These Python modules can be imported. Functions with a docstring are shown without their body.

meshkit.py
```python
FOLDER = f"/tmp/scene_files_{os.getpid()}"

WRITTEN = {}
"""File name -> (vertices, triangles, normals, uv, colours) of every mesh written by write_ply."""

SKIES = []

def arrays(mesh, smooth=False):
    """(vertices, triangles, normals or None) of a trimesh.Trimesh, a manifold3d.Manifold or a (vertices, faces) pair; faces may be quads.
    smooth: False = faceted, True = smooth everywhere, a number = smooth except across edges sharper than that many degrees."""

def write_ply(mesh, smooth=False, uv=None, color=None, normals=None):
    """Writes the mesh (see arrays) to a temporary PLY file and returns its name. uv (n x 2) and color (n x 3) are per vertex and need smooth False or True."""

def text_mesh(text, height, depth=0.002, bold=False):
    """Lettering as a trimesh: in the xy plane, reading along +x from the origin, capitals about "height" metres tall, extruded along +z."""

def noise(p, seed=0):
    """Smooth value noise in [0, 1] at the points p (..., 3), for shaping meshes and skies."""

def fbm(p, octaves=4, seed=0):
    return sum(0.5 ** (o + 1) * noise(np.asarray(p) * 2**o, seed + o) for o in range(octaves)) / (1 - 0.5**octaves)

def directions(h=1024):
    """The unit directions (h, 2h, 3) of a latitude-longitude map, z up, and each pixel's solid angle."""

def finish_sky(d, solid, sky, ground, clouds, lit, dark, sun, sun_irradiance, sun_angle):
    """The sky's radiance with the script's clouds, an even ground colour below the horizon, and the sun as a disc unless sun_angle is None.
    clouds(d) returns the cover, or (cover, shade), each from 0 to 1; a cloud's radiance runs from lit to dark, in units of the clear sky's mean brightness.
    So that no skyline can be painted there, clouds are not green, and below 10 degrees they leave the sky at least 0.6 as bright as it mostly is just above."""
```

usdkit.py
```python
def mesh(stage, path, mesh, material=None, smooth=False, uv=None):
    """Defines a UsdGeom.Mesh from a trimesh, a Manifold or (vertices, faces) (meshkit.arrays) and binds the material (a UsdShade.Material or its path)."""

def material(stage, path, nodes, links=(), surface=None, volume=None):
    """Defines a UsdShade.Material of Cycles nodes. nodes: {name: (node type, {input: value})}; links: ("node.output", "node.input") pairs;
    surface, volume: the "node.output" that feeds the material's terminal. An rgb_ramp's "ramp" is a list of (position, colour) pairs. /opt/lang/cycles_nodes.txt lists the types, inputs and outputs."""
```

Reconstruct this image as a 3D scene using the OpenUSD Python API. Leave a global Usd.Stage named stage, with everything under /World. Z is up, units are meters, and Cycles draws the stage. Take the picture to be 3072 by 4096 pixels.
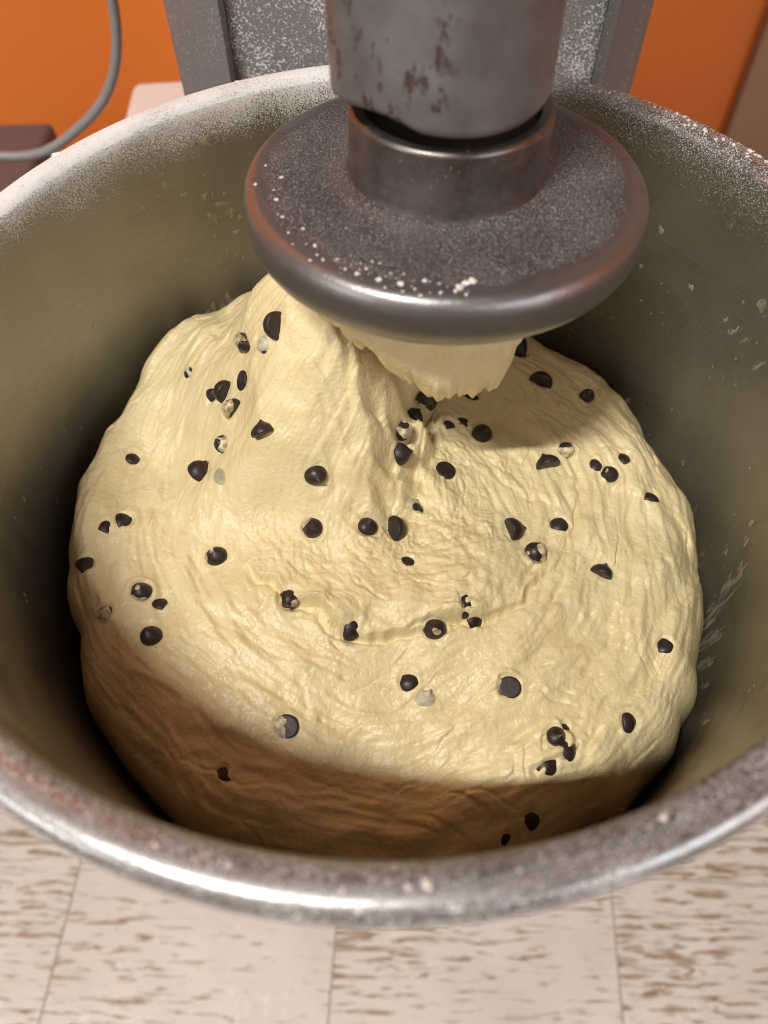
import math, random
import numpy as np, trimesh, usdkit
from scipy import ndimage
from scipy.spatial.transform import Rotation
from pxr import Usd, UsdGeom, UsdLux, UsdShade, Gf, Sdf, Vt

random.seed(7)
rng = np.random.default_rng(7)
stage = Usd.Stage.CreateInMemory()
UsdGeom.SetStageUpAxis(stage, UsdGeom.Tokens.z)
UsdGeom.SetStageMetersPerUnit(stage, 1.0)
UsdGeom.Xform.Define(stage, '/World')
UsdGeom.Scope.Define(stage, '/World/Looks')

# ------------------------------------------------------------------ camera
# metres; the bowl's axis is the z axis, its rim lies at z = 0
CAM = np.array([-0.0041, -0.1828, 0.1686])
CR = np.array([0.998248, -0.049625, -0.032218])
CU = np.array([0.059166, 0.837272, 0.543576])
CF = np.array([0.0, 0.54453, -0.838741])
FPX = 740.0                                   # focal length in pixels of a 768 x 1024 picture
cam = UsdGeom.Camera.Define(stage, '/World/camera')
mtx = Gf.Matrix4d(*CR, 0, *CU, 0, *(-CF), 0, *CAM, 1)
cam.AddTransformOp().Set(mtx)
cam.CreateHorizontalApertureAttr(36.0)
cam.CreateVerticalApertureAttr(48.0)
cam.CreateFocalLengthAttr(36.0 * FPX / 768)
cam.CreateClippingRangeAttr(Gf.Vec2f(0.01, 100))
cam.CreateFStopAttr(9.5)
cam.CreateFocusDistanceAttr(0.315)
cam.CreateExposureAttr(0.78)

# ------------------------------------------------------------------ lamps
def rect_light(name, pos, w, h, power, color, rot=(0, 0, 0)):
    l = UsdLux.RectLight.Define(stage, '/World/' + name)
    l.CreateWidthAttr(w); l.CreateHeightAttr(h)
    l.CreateIntensityAttr(power); l.CreateColorAttr(Gf.Vec3f(*color))
    l.AddTranslateOp().Set(Gf.Vec3d(*pos)); l.AddRotateXYZOp().Set(Gf.Vec3f(*rot))
    return l
rect_light('ceiling_light', (-1.0, -1.04, 2.60), 0.90, 0.08, 245.0, (0.98, 0.96, 0.90))
rect_light('window_light', (1.35, -2.05, 1.05), 2.3, 1.4, 2.0, (0.88, 0.95, 1.0), (68, 0, 36))  # out of view at front right, placed to light the orange wall
rect_light('window_light_001', (-2.3, -1.5, 1.05), 0.7, 0.6, 6.0, (0.97, 0.98, 1.0), (66, 0, -57))  # out of view at front left, placed for the highlight on the plate's edge

# ------------------------------------------------------------------ helpers
taken = {}
def numbered(path):
    n = taken.get(path, 0); taken[path] = n + 1
    return path if n == 0 else '%s_%03d' % (path, n)
def ppath(parent):
    return '/World' if parent is None else str(parent.GetPath())
def tag(prim, label=None, cat=None, group=None, kind=None):
    p = prim.GetPrim() if hasattr(prim, 'GetPrim') else prim
    for k, v in (('label', label), ('category', cat), ('group', group), ('kind', kind)):
        if v: p.SetCustomDataByKey(k, v)
    return p
def obj(name, mesh, mat, parent=None, smooth=35):
    return usdkit.mesh(stage, numbered(ppath(parent) + '/' + name), mesh, mat, smooth=smooth).GetPrim()
def thing(name, label=None, cat=None, loc=(0, 0, 0), rot=None, group=None, kind=None, parent=None):
    x = UsdGeom.Xform.Define(stage, numbered(ppath(parent) + '/' + name))
    if rot is not None:
        m = np.eye(4); m[:3, :3] = rot; m[:3, 3] = loc
        x.AddTransformOp().Set(Gf.Matrix4d(*m.T.ravel().tolist()))
    else:
        x.AddTranslateOp().Set(Gf.Vec3d(*map(float, loc)))
    return tag(x, label, cat, group, kind)
def lathe(profile, n=128, closed=False):
    pr = np.asarray(profile, float); a = np.linspace(0, 2 * np.pi, n, endpoint=False)
    v = np.stack([pr[None, :, 0] * np.cos(a)[:, None], pr[None, :, 0] * np.sin(a)[:, None], np.broadcast_to(pr[None, :, 1], (n, len(pr)))], -1).reshape(-1, 3)
    m = len(pr); i = np.arange(n)[:, None]; j = np.arange(m if closed else m - 1)[None, :]
    a0 = (i * m + j).ravel(); a1 = (((i + 1) % n) * m + j).ravel(); b0 = (i * m + (j + 1) % m).ravel(); b1 = (((i + 1) % n) * m + (j + 1) % m).ravel()
    f = np.concatenate([np.stack([a0, a1, b1], 1), np.stack([a0, b1, b0], 1)])
    t = trimesh.Trimesh(v, f, process=False); t.merge_vertices(); t.update_faces(t.nondegenerate_faces()); t.remove_unreferenced_vertices()
    return t
def arc(cx, cz, r, a0, a1, n=8, rz=None):
    a = np.radians(np.linspace(a0, a1, n)); return [(cx + r * np.cos(t), cz + (rz or r) * np.sin(t)) for t in a]
def tube(pts, rad, seg=14, cap=True):
    p = np.asarray(pts, float); n = len(p); rad = np.broadcast_to(rad, n)
    t = np.gradient(p, axis=0); t /= np.linalg.norm(t, axis=1, keepdims=True)
    up = np.array([0.3, 0.5, 0.81]); u = np.cross(t, up); u /= np.linalg.norm(u, axis=1, keepdims=True); w = np.cross(t, u)
    a = np.linspace(0, 2 * np.pi, seg, endpoint=False)
    v = p[:, None] + rad[:, None, None] * (np.cos(a)[None, :, None] * u[:, None] + np.sin(a)[None, :, None] * w[:, None])
    v = v.reshape(-1, 3); f = []
    for i in range(n - 1):
        for k in range(seg):
            a0, a1 = i * seg + k, i * seg + (k + 1) % seg
            f += [(a0, a1, a1 + seg), (a0, a1 + seg, a0 + seg)]
    if cap:
        v = np.vstack([v, p[0], p[-1]]); s, e = len(v) - 2, len(v) - 1
        for k in range(seg):
            f.append((s, (k + 1) % seg, k)); f.append((e, (n - 1) * seg + k, (n - 1) * seg + (k + 1) % seg))
    m = trimesh.Trimesh(v, f, process=False); m.fix_normals(); return m
def spline(pts, n):
    p = np.asarray(pts, float)
    d = np.r_[0, np.cumsum(np.linalg.norm(np.diff(p, axis=0), axis=1))]
    from scipy.interpolate import CubicSpline
    return CubicSpline(d, p)(np.linspace(0, d[-1], n))
def rbox(x0, y0, z0, x1, y1, z1, r=0.01, seg=4):
    """box with rounded edges: hull of eight spheres"""
    s = trimesh.creation.icosphere(subdivisions=seg if seg < 4 else 3, radius=r)
    pts = np.vstack([s.vertices + (x, y, z) for x in (x0 + r, x1 - r) for y in (y0 + r, y1 - r) for z in (z0 + r, z1 - r)])
    return trimesh.convex.convex_hull(pts)
def box(x0, y0, z0, x1, y1, z1):
    return trimesh.creation.box(bounds=[[x0, y0, z0], [x1, y1, z1]])
def moved(m, R, t):
    m = m.copy(); m.vertices = m.vertices @ np.asarray(R).T + t; return m
def sstep(a, b, x):
    t = np.clip((x - a) / (b - a), 0, 1); return t * t * (3 - 2 * t)
L = '/World/Looks/'
def mat(name, nodes, links, surface='p.BSDF', **k):
    return usdkit.material(stage, L + name, nodes, links, surface=surface, **k)
def ramp(a, b, v0=(0, 0, 0), v1=(1, 1, 1)):
    return ('rgb_ramp', {'ramp': [(0, v0), (a, v0), (b, v1), (1, v1)]})

# ------------------------------------------------------------------ materials
FLOUR = (0.82, 0.80, 0.785)
def floured(name, base, rough, metallic, density_nodes, density_links, density_out, grain=900.0, tint=0.25, extra_nodes=None, extra_links=(), base_link=None, rough_link=None, bump=0.0004, flour=FLOUR):
    """a surface under a dusting of flour: grains where fine noise exceeds a threshold that falls with the density"""
    n = {'g': ('geometry', {}),
         'gn': ('noise_texture', {'scale': grain, 'detail': 2.0, 'roughness': 0.7}),
         'gs': ('math', {'math_type': 'multiply_add', 'value2': 2.2, 'value3': -0.6}),
         'sub': ('math', {'math_type': 'add'}),
         'thr': ('map_range', {'from_min': 0.93, 'from_max': 1.13, 'to_min': 0.0, 'to_max': 1.0, 'clamp': True}),
         'mixc': ('mix_color', {'a': base, 'b': flour}),
         'mixr': ('mix_float', {'a': rough, 'b': 0.95}),
         'inv': ('math', {'math_type': 'multiply_add', 'value2': -metallic, 'value3': metallic}),
         'bmp': ('bump', {'strength': 0.7, 'distance': bump}),
         'p': ('principled_bsdf', {'specular_ior_level': 0.4})}
    l = [('g.position', 'gn.vector'), ('gn.fac', 'gs.value1'), ('gs.value', 'sub.value1'), (density_out, 'sub.value2'), ('sub.value', 'thr.value'),
         ('thr.result', 'mixc.fac'), ('thr.result', 'mixr.fac'), ('thr.result', 'inv.value1'), ('thr.result', 'bmp.height'),
         ('mixc.result', 'p.base_color'), ('mixr.result', 'p.roughness'), ('inv.value', 'p.metallic'), ('bmp.normal', 'p.normal')]
    if extra_nodes and 'hb' in extra_nodes: l.remove(('thr.result', 'bmp.height'))
    n.update(density_nodes); n.update(extra_nodes or {}); l += list(density_links) + list(extra_links)
    if base_link: l.append((base_link, 'mixc.a'))
    if rough_link: l.append((rough_link, 'mixr.a'))
    return mat(name, n, l)

# steel of the bowl: flour thick on the rim at the left and the back, thin elsewhere, fading down the inside
bowl_d = {'sx': ('separate_xyz', {}),
          'big': ('noise_texture', {'scale': 26.0, 'detail': 3.0}),
          'zb': ('math', {'math_type': 'multiply_add', 'value2': 0.030, 'value3': -0.015}),   # uneven lower edge
          'zz': ('math', {'math_type': 'add'}),
          'dz': ('map_range', {'from_min': -0.026, 'from_max': 0.000, 'to_min': 0.0, 'to_max': 1.0, 'clamp': True}),
          # direction weight: 1 towards the left and the back
          'ax': ('math', {'math_type': 'multiply_add', 'value2': -5.2, 'value3': 0.0}),
          'ay': ('math', {'math_type': 'multiply_add', 'value2': 4.2, 'value3': 0.0}),
          'aa': ('math', {'math_type': 'add'}),
          'aw': ('map_range', {'from_min': -0.15, 'from_max': 0.85, 'to_min': 0.37, 'to_max': 0.84, 'clamp': True}),
          'dd': ('math', {'math_type': 'multiply'})}
bowl_dl = [('g.position', 'sx.vector'), ('g.position', 'big.vector'), ('big.fac', 'zb.value1'), ('sx.z', 'zz.value1'), ('zb.value', 'zz.value2'), ('zz.value', 'dz.value'),
           ('sx.x', 'ax.value1'), ('sx.y', 'ay.value1'), ('ax.value', 'aa.value1'), ('ay.value', 'aa.value2'), ('aa.value', 'aw.value'),
           ('aw.result', 'dd.value1'), ('dz.result', 'dd.value2')]
bowl_x = {'sm': ('noise_texture', {'scale': 22.0, 'detail': 5.0, 'roughness': 0.6, 'distortion': 0.6}),
          'smr': ('map_range', {'from_min': 0.3, 'from_max': 0.7, 'to_min': 0.30, 'to_max': 0.44, 'clamp': True}),
          'brm': ('mapping', {'scale': (3.0, 3.0, 520.0)}), 'brn': ('noise_texture', {'scale': 1.0, 'detail': 3.0}), 'brs': ('math', {'math_type': 'multiply_add', 'value2': 0.16, 'value3': -0.08}), 'bra': ('math', {'math_type': 'add'}),
          'smc': ramp(0.35, 0.7, (0.265, 0.246, 0.207), (0.315, 0.293, 0.248))}
bowl_xl = [('g.position', 'sm.vector'), ('sm.fac', 'smr.value'), ('g.position', 'brm.vector'), ('brm.vector', 'brn.vector'), ('brn.fac', 'brs.value1'), ('smr.result', 'bra.value1'), ('brs.value', 'bra.value2'), ('sm.fac', 'smc.fac')]
M_bowl = floured('bowl_steel', (0.5, 0.47, 0.42), 0.36, 0.72, bowl_d, bowl_dl, 'dd.value', grain=1800, extra_nodes=bowl_x, extra_links=bowl_xl, base_link='smc.color', rough_link='bra.value')
rim_d = {k: v for k, v in bowl_d.items()}
rim_d['bl'] = ('noise_texture', {'scale': 60.0, 'detail': 3.0})
rim_d['blm'] = ('math', {'math_type': 'multiply_add', 'value2': 0.5, 'value3': -0.25})
rim_d['dd2'] = ('math', {'math_type': 'add'})
rim_d['dz'] = ('map_range', {'from_min': -0.022, 'from_max': -0.004, 'to_min': 0.0, 'to_max': 1.0, 'clamp': True})
M_rim = floured('rim_steel', (0.44, 0.43, 0.425), 0.30, 1.0, rim_d, bowl_dl + [('g.position', 'bl.vector'), ('bl.fac', 'blm.value1'), ('dd.value', 'dd2.value1'), ('blm.value', 'dd2.value2')], 'dd2.value', grain=1900)

# cast hook: dull grey-brown plate with fine light specks, worn bright towards its edge
def const(v): return {'cv': ('math', {'math_type': 'add', 'value1': v, 'value2': 0.0})}
hook_x = {'hn': ('noise_texture', {'scale': 170.0, 'detail': 6.0, 'roughness': 0.7}), 'hb': ('math', {'math_type': 'multiply_add', 'value2': 0.9}), 'rn': ('math', {'math_type': 'multiply_add', 'value2': 0.22, 'value3': -0.11}), 'ra': ('math', {'math_type': 'add'}),
          'oc': ('texture_coordinate', {}), 'so': ('separate_xyz', {}),
          'x2': ('math', {'math_type': 'multiply'}), 'y2': ('math', {'math_type': 'multiply'}), 'r2': ('math', {'math_type': 'add'}), 'rr': ('math', {'math_type': 'sqrt'}),
          'wn': ('noise_texture', {'scale': 45.0, 'detail': 4.0}), 'wm': ('math', {'math_type': 'multiply_add', 'value2': 0.010}), 
          'worn': ('map_range', {'from_min': 0.0665, 'from_max': 0.0715, 'to_min': 0.0, 'to_max': 1.0, 'clamp': True}),
          'st': ('noise_texture', {'scale': 30.0, 'detail': 5.0, 'roughness': 0.7}),
          'stc': ramp(0.35, 0.7, (0.13, 0.115, 0.112), (0.22, 0.20, 0.195)),
          'bc': ('mix_color', {'b': (0.27, 0.255, 0.25)}), 'ro': ('mix_float', {'a': 0.55, 'b': 0.36})}
hook_xl = [('oc.object', 'so.vector'), ('so.x', 'x2.value1'), ('so.x', 'x2.value2'), ('so.y', 'y2.value1'), ('so.y', 'y2.value2'), ('x2.value', 'r2.value1'), ('y2.value', 'r2.value2'), ('r2.value', 'rr.value1'),
           ('oc.object', 'wn.vector'), ('wn.fac', 'wm.value1'), ('rr.value', 'wm.value3'), ('wm.value', 'worn.value'), ('oc.object', 'st.vector'), ('st.fac', 'stc.fac'),
           ('oc.object', 'hn.vector'), ('hn.fac', 'hb.value1'), ('thr.result', 'hb.value3'), ('hb.value', 'bmp.height'), ('st.fac', 'rn.value1'), ('rn.value', 'ra.value1'), ('ro.result', 'ra.value2'), ('stc.color', 'bc.a'), ('worn.result', 'bc.fac'), ('worn.result', 'ro.fac')]
hook_d = {'dn': ('noise_texture', {'scale': 38.0, 'detail': 2.0}), 'dm': ('math', {'math_type': 'multiply_add', 'value2': 0.22, 'value3': 0.215}),
          'dw': ('math', {'math_type': 'multiply_add', 'value2': -0.5}), }
M_plate = floured('hook_plate_metal', (0.2, 0.19, 0.18), 0.5, 0.85, hook_d, [('oc.object', 'dn.vector'), ('dn.fac', 'dm.value1'), ('worn.result', 'dw.value1'), ('dm.value', 'dw.value3')], 'dw.value', grain=1800,
                  extra_nodes=hook_x, extra_links=hook_xl, base_link='bc.result', rough_link='ra.value', flour=(0.44, 0.405, 0.40))
coll_x = {'st': ('noise_texture', {'scale': 55.0, 'detail': 5.0, 'roughness': 0.7}), 'stc': ramp(0.3, 0.7, (0.16, 0.135, 0.122), (0.27, 0.245, 0.23)), 'ror': ('map_range', {'from_min': 0.3, 'from_max': 0.7, 'to_min': 0.26, 'to_max': 0.48})}
M_collar = floured('hook_collar_metal', (0.26, 0.24, 0.23), 0.36, 0.9, const(0.02), [], 'cv.value', grain=700, extra_nodes=coll_x, extra_links=[('g.position', 'st.vector'), ('st.fac', 'stc.fac'), ('st.fac', 'ror.value')], base_link='stc.color', rough_link='ror.result', flour=(0.45, 0.42, 0.4))
M_dark = mat('dark_hollow', {'p': ('principled_bsdf', {'base_color': (0.035, 0.03, 0.028), 'roughness': 0.6})}, [])  # near-black disc in the hollow collar; its dark inside put into colour

# grey paint of the mixer with worn dark chips
M_shaft = mat('worn_grey_paint', {
    'g': ('geometry', {}), 'mp': ('mapping', {'scale': (1.0, 1.0, 0.45)}),
    'n1': ('noise_texture', {'scale': 150.0, 'detail': 6.0, 'roughness': 0.72}), 'n2': ('noise_texture', {'scale': 24.0, 'detail': 3.0}),
    's': ('math', {'math_type': 'multiply_add', 'value2': 0.6}), 'c': ramp(0.925, 0.955), 'n3': ('noise_texture', {'scale': 60.0, 'detail': 5.0}),
    'pc': ramp(0.3, 0.7, (0.125, 0.110, 0.100), (0.205, 0.195, 0.19)), 'm': ('mix_color', {'b': (0.075, 0.045, 0.035)}), 'r': ('mix_float', {'a': 0.42, 'b': 0.8}),
    'iv': ('math', {'math_type': 'multiply', 'value2': -1.0}), 'b': ('bump', {'strength': 0.5, 'distance': 0.0006}), 'p': ('principled_bsdf', {'metallic': 0.0, 'specular_ior_level': 0.5})},
    [('g.position', 'mp.vector'), ('mp.vector', 'n1.vector'), ('mp.vector', 'n2.vector'), ('n2.fac', 's.value1'), ('n1.fac', 's.value3'), ('s.value', 'c.fac'), ('g.position', 'n3.vector'), ('n3.fac', 'pc.fac'),
     ('pc.color', 'm.a'), ('c.color', 'm.fac'), ('m.result', 'p.base_color'), ('c.color', 'r.fac'), ('r.result', 'p.roughness'), ('c.color', 'iv.value1'), ('iv.value', 'b.height'), ('b.normal', 'p.normal')])
def column_mat(name, dens, base):
    return floured(name, base, 0.42, 0.0, {'bn': ('noise_texture', {'scale': 30.0, 'detail': 4.0}), 'bm': ('math', {'math_type': 'multiply_add', 'value2': 0.75, 'value3': dens - 0.375})},
                   [('g.position', 'bn.vector'), ('bn.fac', 'bm.value1')], 'bm.value', grain=900)
M_col_front = column_mat('column_front_paint', 0.36, (0.22, 0.215, 0.21))
M_col_side = column_mat('column_side_paint', 0.12, (0.19, 0.185, 0.18))

# dough: cream, slightly moist, light passing a little way into it
M_dough = mat('dough', {
    'g': ('geometry', {}), 'n': ('noise_texture', {'scale': 70.0, 'detail': 4.0}), 'c': ramp(0.3, 0.72, (0.78, 0.635, 0.345), (0.84, 0.715, 0.43)),
    'n2': ('noise_texture', {'scale': 560.0, 'detail': 3.0, 'roughness': 0.55}), 'n4': ('noise_texture', {'scale': 34.0, 'detail': 2.0}),
    'rr': ('map_range', {'from_min': 0.35, 'from_max': 0.65, 'to_min': 0.28, 'to_max': 0.44, 'clamp': True}),
    'b': ('bump', {'strength': 0.9, 'distance': 0.0006}),
    'p': ('principled_bsdf', {'coat_weight': 0.13, 'coat_roughness': 0.24, 'coat_ior': 1.4, 'specular_ior_level': 0.42})},
    [('g.position', 'n.vector'), ('n.fac', 'c.fac'), ('c.color', 'p.base_color'), ('g.position', 'n2.vector'), ('n2.fac', 'b.height'), ('b.normal', 'p.normal'), ('b.normal', 'p.coat_normal'), ('g.position', 'n4.vector'), ('n4.fac', 'rr.value'), ('rr.result', 'p.roughness')])
M_smear = mat('dough_film', {
    'g': ('geometry', {}), 'n': ('noise_texture', {'scale': 420.0, 'detail': 4.0}), 'a': ('map_range', {'from_min': 0.38, 'from_max': 0.62, 'to_min': 0.35, 'to_max': 1.0, 'clamp': True}),
    'p': ('principled_bsdf', {'base_color': (0.78, 0.66, 0.42), 'roughness': 0.4})},
    [('g.position', 'n.vector'), ('n.fac', 'a.value'), ('a.result', 'p.alpha')])
M_film = mat('dough_veil', {'g': ('geometry', {}), 'n': ('noise_texture', {'scale': 300.0, 'detail': 3.0}), 'a': ('map_range', {'from_min': 0.3, 'from_max': 0.7, 'to_min': 0.60, 'to_max': 0.93, 'clamp': True}),
    'p': ('principled_bsdf', {'base_color': (0.66, 0.59, 0.43), 'roughness': 0.45})}, [('g.position', 'n.vector'), ('n.fac', 'a.value'), ('a.result', 'p.alpha')])
M_residue = mat('dried_dough', {
    'g': ('geometry', {}), 'mp': ('mapping', {'scale': (1.0, 1.0, 0.25)}), 'n': ('noise_texture', {'scale': 420.0, 'detail': 3.0}), 'a': ('map_range', {'from_min': 0.36, 'from_max': 0.6, 'to_min': 0.0, 'to_max': 0.6, 'clamp': True}),
    'p': ('principled_bsdf', {'base_color': (0.52, 0.46, 0.36), 'roughness': 0.6})},
    [('g.position', 'mp.vector'), ('mp.vector', 'n.vector'), ('n.fac', 'a.value'), ('a.result', 'p.alpha')])
M_choc = mat('dark_chocolate', {
    'o': ('object_info', {}), 'oc': ('texture_coordinate', {}), 'n': ('noise_texture', {'scale': 380.0, 'detail': 3.0}), 'c': ramp(0.3, 0.75, (0.020, 0.011, 0.010), (0.040, 0.023, 0.021)),
    'r': ('map_range', {'from_min': 0.3, 'from_max': 0.7, 'to_min': 0.36, 'to_max': 0.55}), 'b': ('bump', {'strength': 0.25, 'distance': 0.0003}), 'p': ('principled_bsdf', {'specular_ior_level': 0.5})},
    [('oc.object', 'n.vector'), ('n.fac', 'c.fac'), ('c.color', 'p.base_color'), ('n.fac', 'r.value'), ('r.result', 'p.roughness'), ('n.fac', 'b.height'), ('b.normal', 'p.normal')])
M_flour = mat('flour_lumps', {'g': ('geometry', {}), 'n': ('noise_texture', {'scale': 1500.0, 'detail': 3.0}), 'b': ('bump', {'strength': 0.6, 'distance': 0.0004}), 'p': ('principled_bsdf', {'base_color': (0.80, 0.74, 0.70), 'roughness': 0.95})},
    [('g.position', 'n.vector'), ('n.fac', 'b.height'), ('b.normal', 'p.normal')])

# the room
M_orange = mat('orange_wall_paint', {'g': ('geometry', {}), 'n': ('noise_texture', {'scale': 3.0, 'detail': 3.0}), 'c': ramp(0.3, 0.7, (0.86, 0.225, 0.036), (0.92, 0.26, 0.046)), 'n2': ('noise_texture', {'scale': 350.0, 'detail': 3.0}), 'b': ('bump', {'strength': 0.2, 'distance': 0.0008}), 'p': ('principled_bsdf', {'roughness': 0.55})},
    [('g.position', 'n.vector'), ('n.fac', 'c.fac'), ('c.color', 'p.base_color'), ('g.position', 'n2.vector'), ('n2.fac', 'b.height'), ('b.normal', 'p.normal')])
M_beige = mat('beige_paint', {'g': ('geometry', {}), 'n': ('noise_texture', {'scale': 9.0, 'detail': 4.0}), 'c': ramp(0.3, 0.7, (0.40, 0.27, 0.17), (0.44, 0.30, 0.195)), 'p': ('principled_bsdf', {'roughness': 0.5})}, [('g.position', 'n.vector'), ('n.fac', 'c.fac'), ('c.color', 'p.base_color')])
M_unseen_wall = mat('unseen_wall_paint', {'p': ('principled_bsdf', {'base_color': (0.26, 0.24, 0.23), 'roughness': 0.7})}, [])  # even grey of the unseen walls, kept low to limit bounced light
M_ceiling = mat('ceiling_paint', {'p': ('principled_bsdf', {'base_color': (0.42, 0.41, 0.40), 'roughness': 0.8})}, [])
M_tile = mat('flecked_floor_tile', {
    'g': ('geometry', {}), 'o': ('object_info', {}), 'rz': ('mapping', {'rotation': (0, 0, 0.07)}), 'off': ('combine_xyz', {}), 'om': ('math', {'math_type': 'multiply', 'value2': 7.0}), 'ad': ('mix_vector', {'fac': 0.5}),
    'mp': ('mapping', {'scale': (52.0, 380.0, 1.0)}), 'n': ('noise_texture', {'scale': 1.0, 'detail': 3.0, 'roughness': 0.6, 'distortion': 0.5}), 'mp2': ('mapping', {'scale': (5.0, 9.0, 1.0)}), 'n2': ('noise_texture', {'scale': 1.0, 'detail': 2.0}),
    's': ('math', {'math_type': 'multiply_add', 'value2': 0.45}), 'f': ramp(0.755, 0.86),
    'n3': ('noise_texture', {'scale': 12.0, 'detail': 5.0}), 'bc': ramp(0.3, 0.7, (0.56, 0.525, 0.475), (0.63, 0.60, 0.555)), 'n5': ('noise_texture', {'scale': 55.0, 'detail': 2.0}), 'fc': ramp(0.4, 0.6, (0.34, 0.27, 0.20), (0.27, 0.18, 0.10)),
    'w1': ('noise_texture', {'scale': 130.0, 'detail': 4.0, 'roughness': 0.65}), 'w2': ('noise_texture', {'scale': 7.0, 'detail': 2.0}), 'ws': ('math', {'math_type': 'multiply_add', 'value2': 0.5}), 'wf': ramp(0.90, 1.02, (0, 0, 0), (0.8, 0.8, 0.8)), 'wm': ('mix_color', {'b': (0.74, 0.70, 0.66)}),
    'm': ('mix_color', {}), 'p': ('principled_bsdf', {'roughness': 0.42, 'specular_ior_level': 0.35})},
    [('g.position', 'rz.vector'), ('o.random', 'om.value1'), ('om.value', 'off.z'), ('om.value', 'off.x'), ('rz.vector', 'ad.a'), ('off.vector', 'ad.b'), ('ad.result', 'mp.vector'), ('mp.vector', 'n.vector'), ('ad.result', 'mp2.vector'), ('mp2.vector', 'n2.vector'),
     ('n2.fac', 's.value1'), ('n.fac', 's.value3'), ('s.value', 'f.fac'), ('g.position', 'n3.vector'), ('n3.fac', 'bc.fac'), ('g.position', 'n5.vector'), ('n5.fac', 'fc.fac'), ('bc.color', 'm.a'), ('fc.color', 'm.b'), ('f.color', 'm.fac'), ('g.position', 'w1.vector'), ('g.position', 'w2.vector'), ('w2.fac', 'ws.value1'), ('w1.fac', 'ws.value3'), ('ws.value', 'wf.fac'), ('m.result', 'wm.a'), ('wf.color', 'wm.fac'), ('wm.result', 'p.base_color')])
M_grout = mat('tile_joint', {'p': ('principled_bsdf', {'base_color': (0.34, 0.295, 0.245), 'roughness': 0.8})}, [])
M_cable = mat('grey_cable', {'p': ('principled_bsdf', {'base_color': (0.26, 0.25, 0.245), 'roughness': 0.38})}, [])
M_bin = mat('white_plastic', {'p': ('principled_bsdf', {'base_color': (0.80, 0.74, 0.73), 'roughness': 0.35, 'subsurface_weight': 0.1})}, [])
M_box = mat('dark_grey_enamel', {'p': ('principled_bsdf', {'base_color': (0.105, 0.085, 0.095), 'roughness': 0.4})}, [])
M_chrome = mat('bright_metal', {'p': ('principled_bsdf', {'base_color': (0.7, 0.7, 0.7), 'metallic': 1.0, 'roughness': 0.2})}, [])

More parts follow.
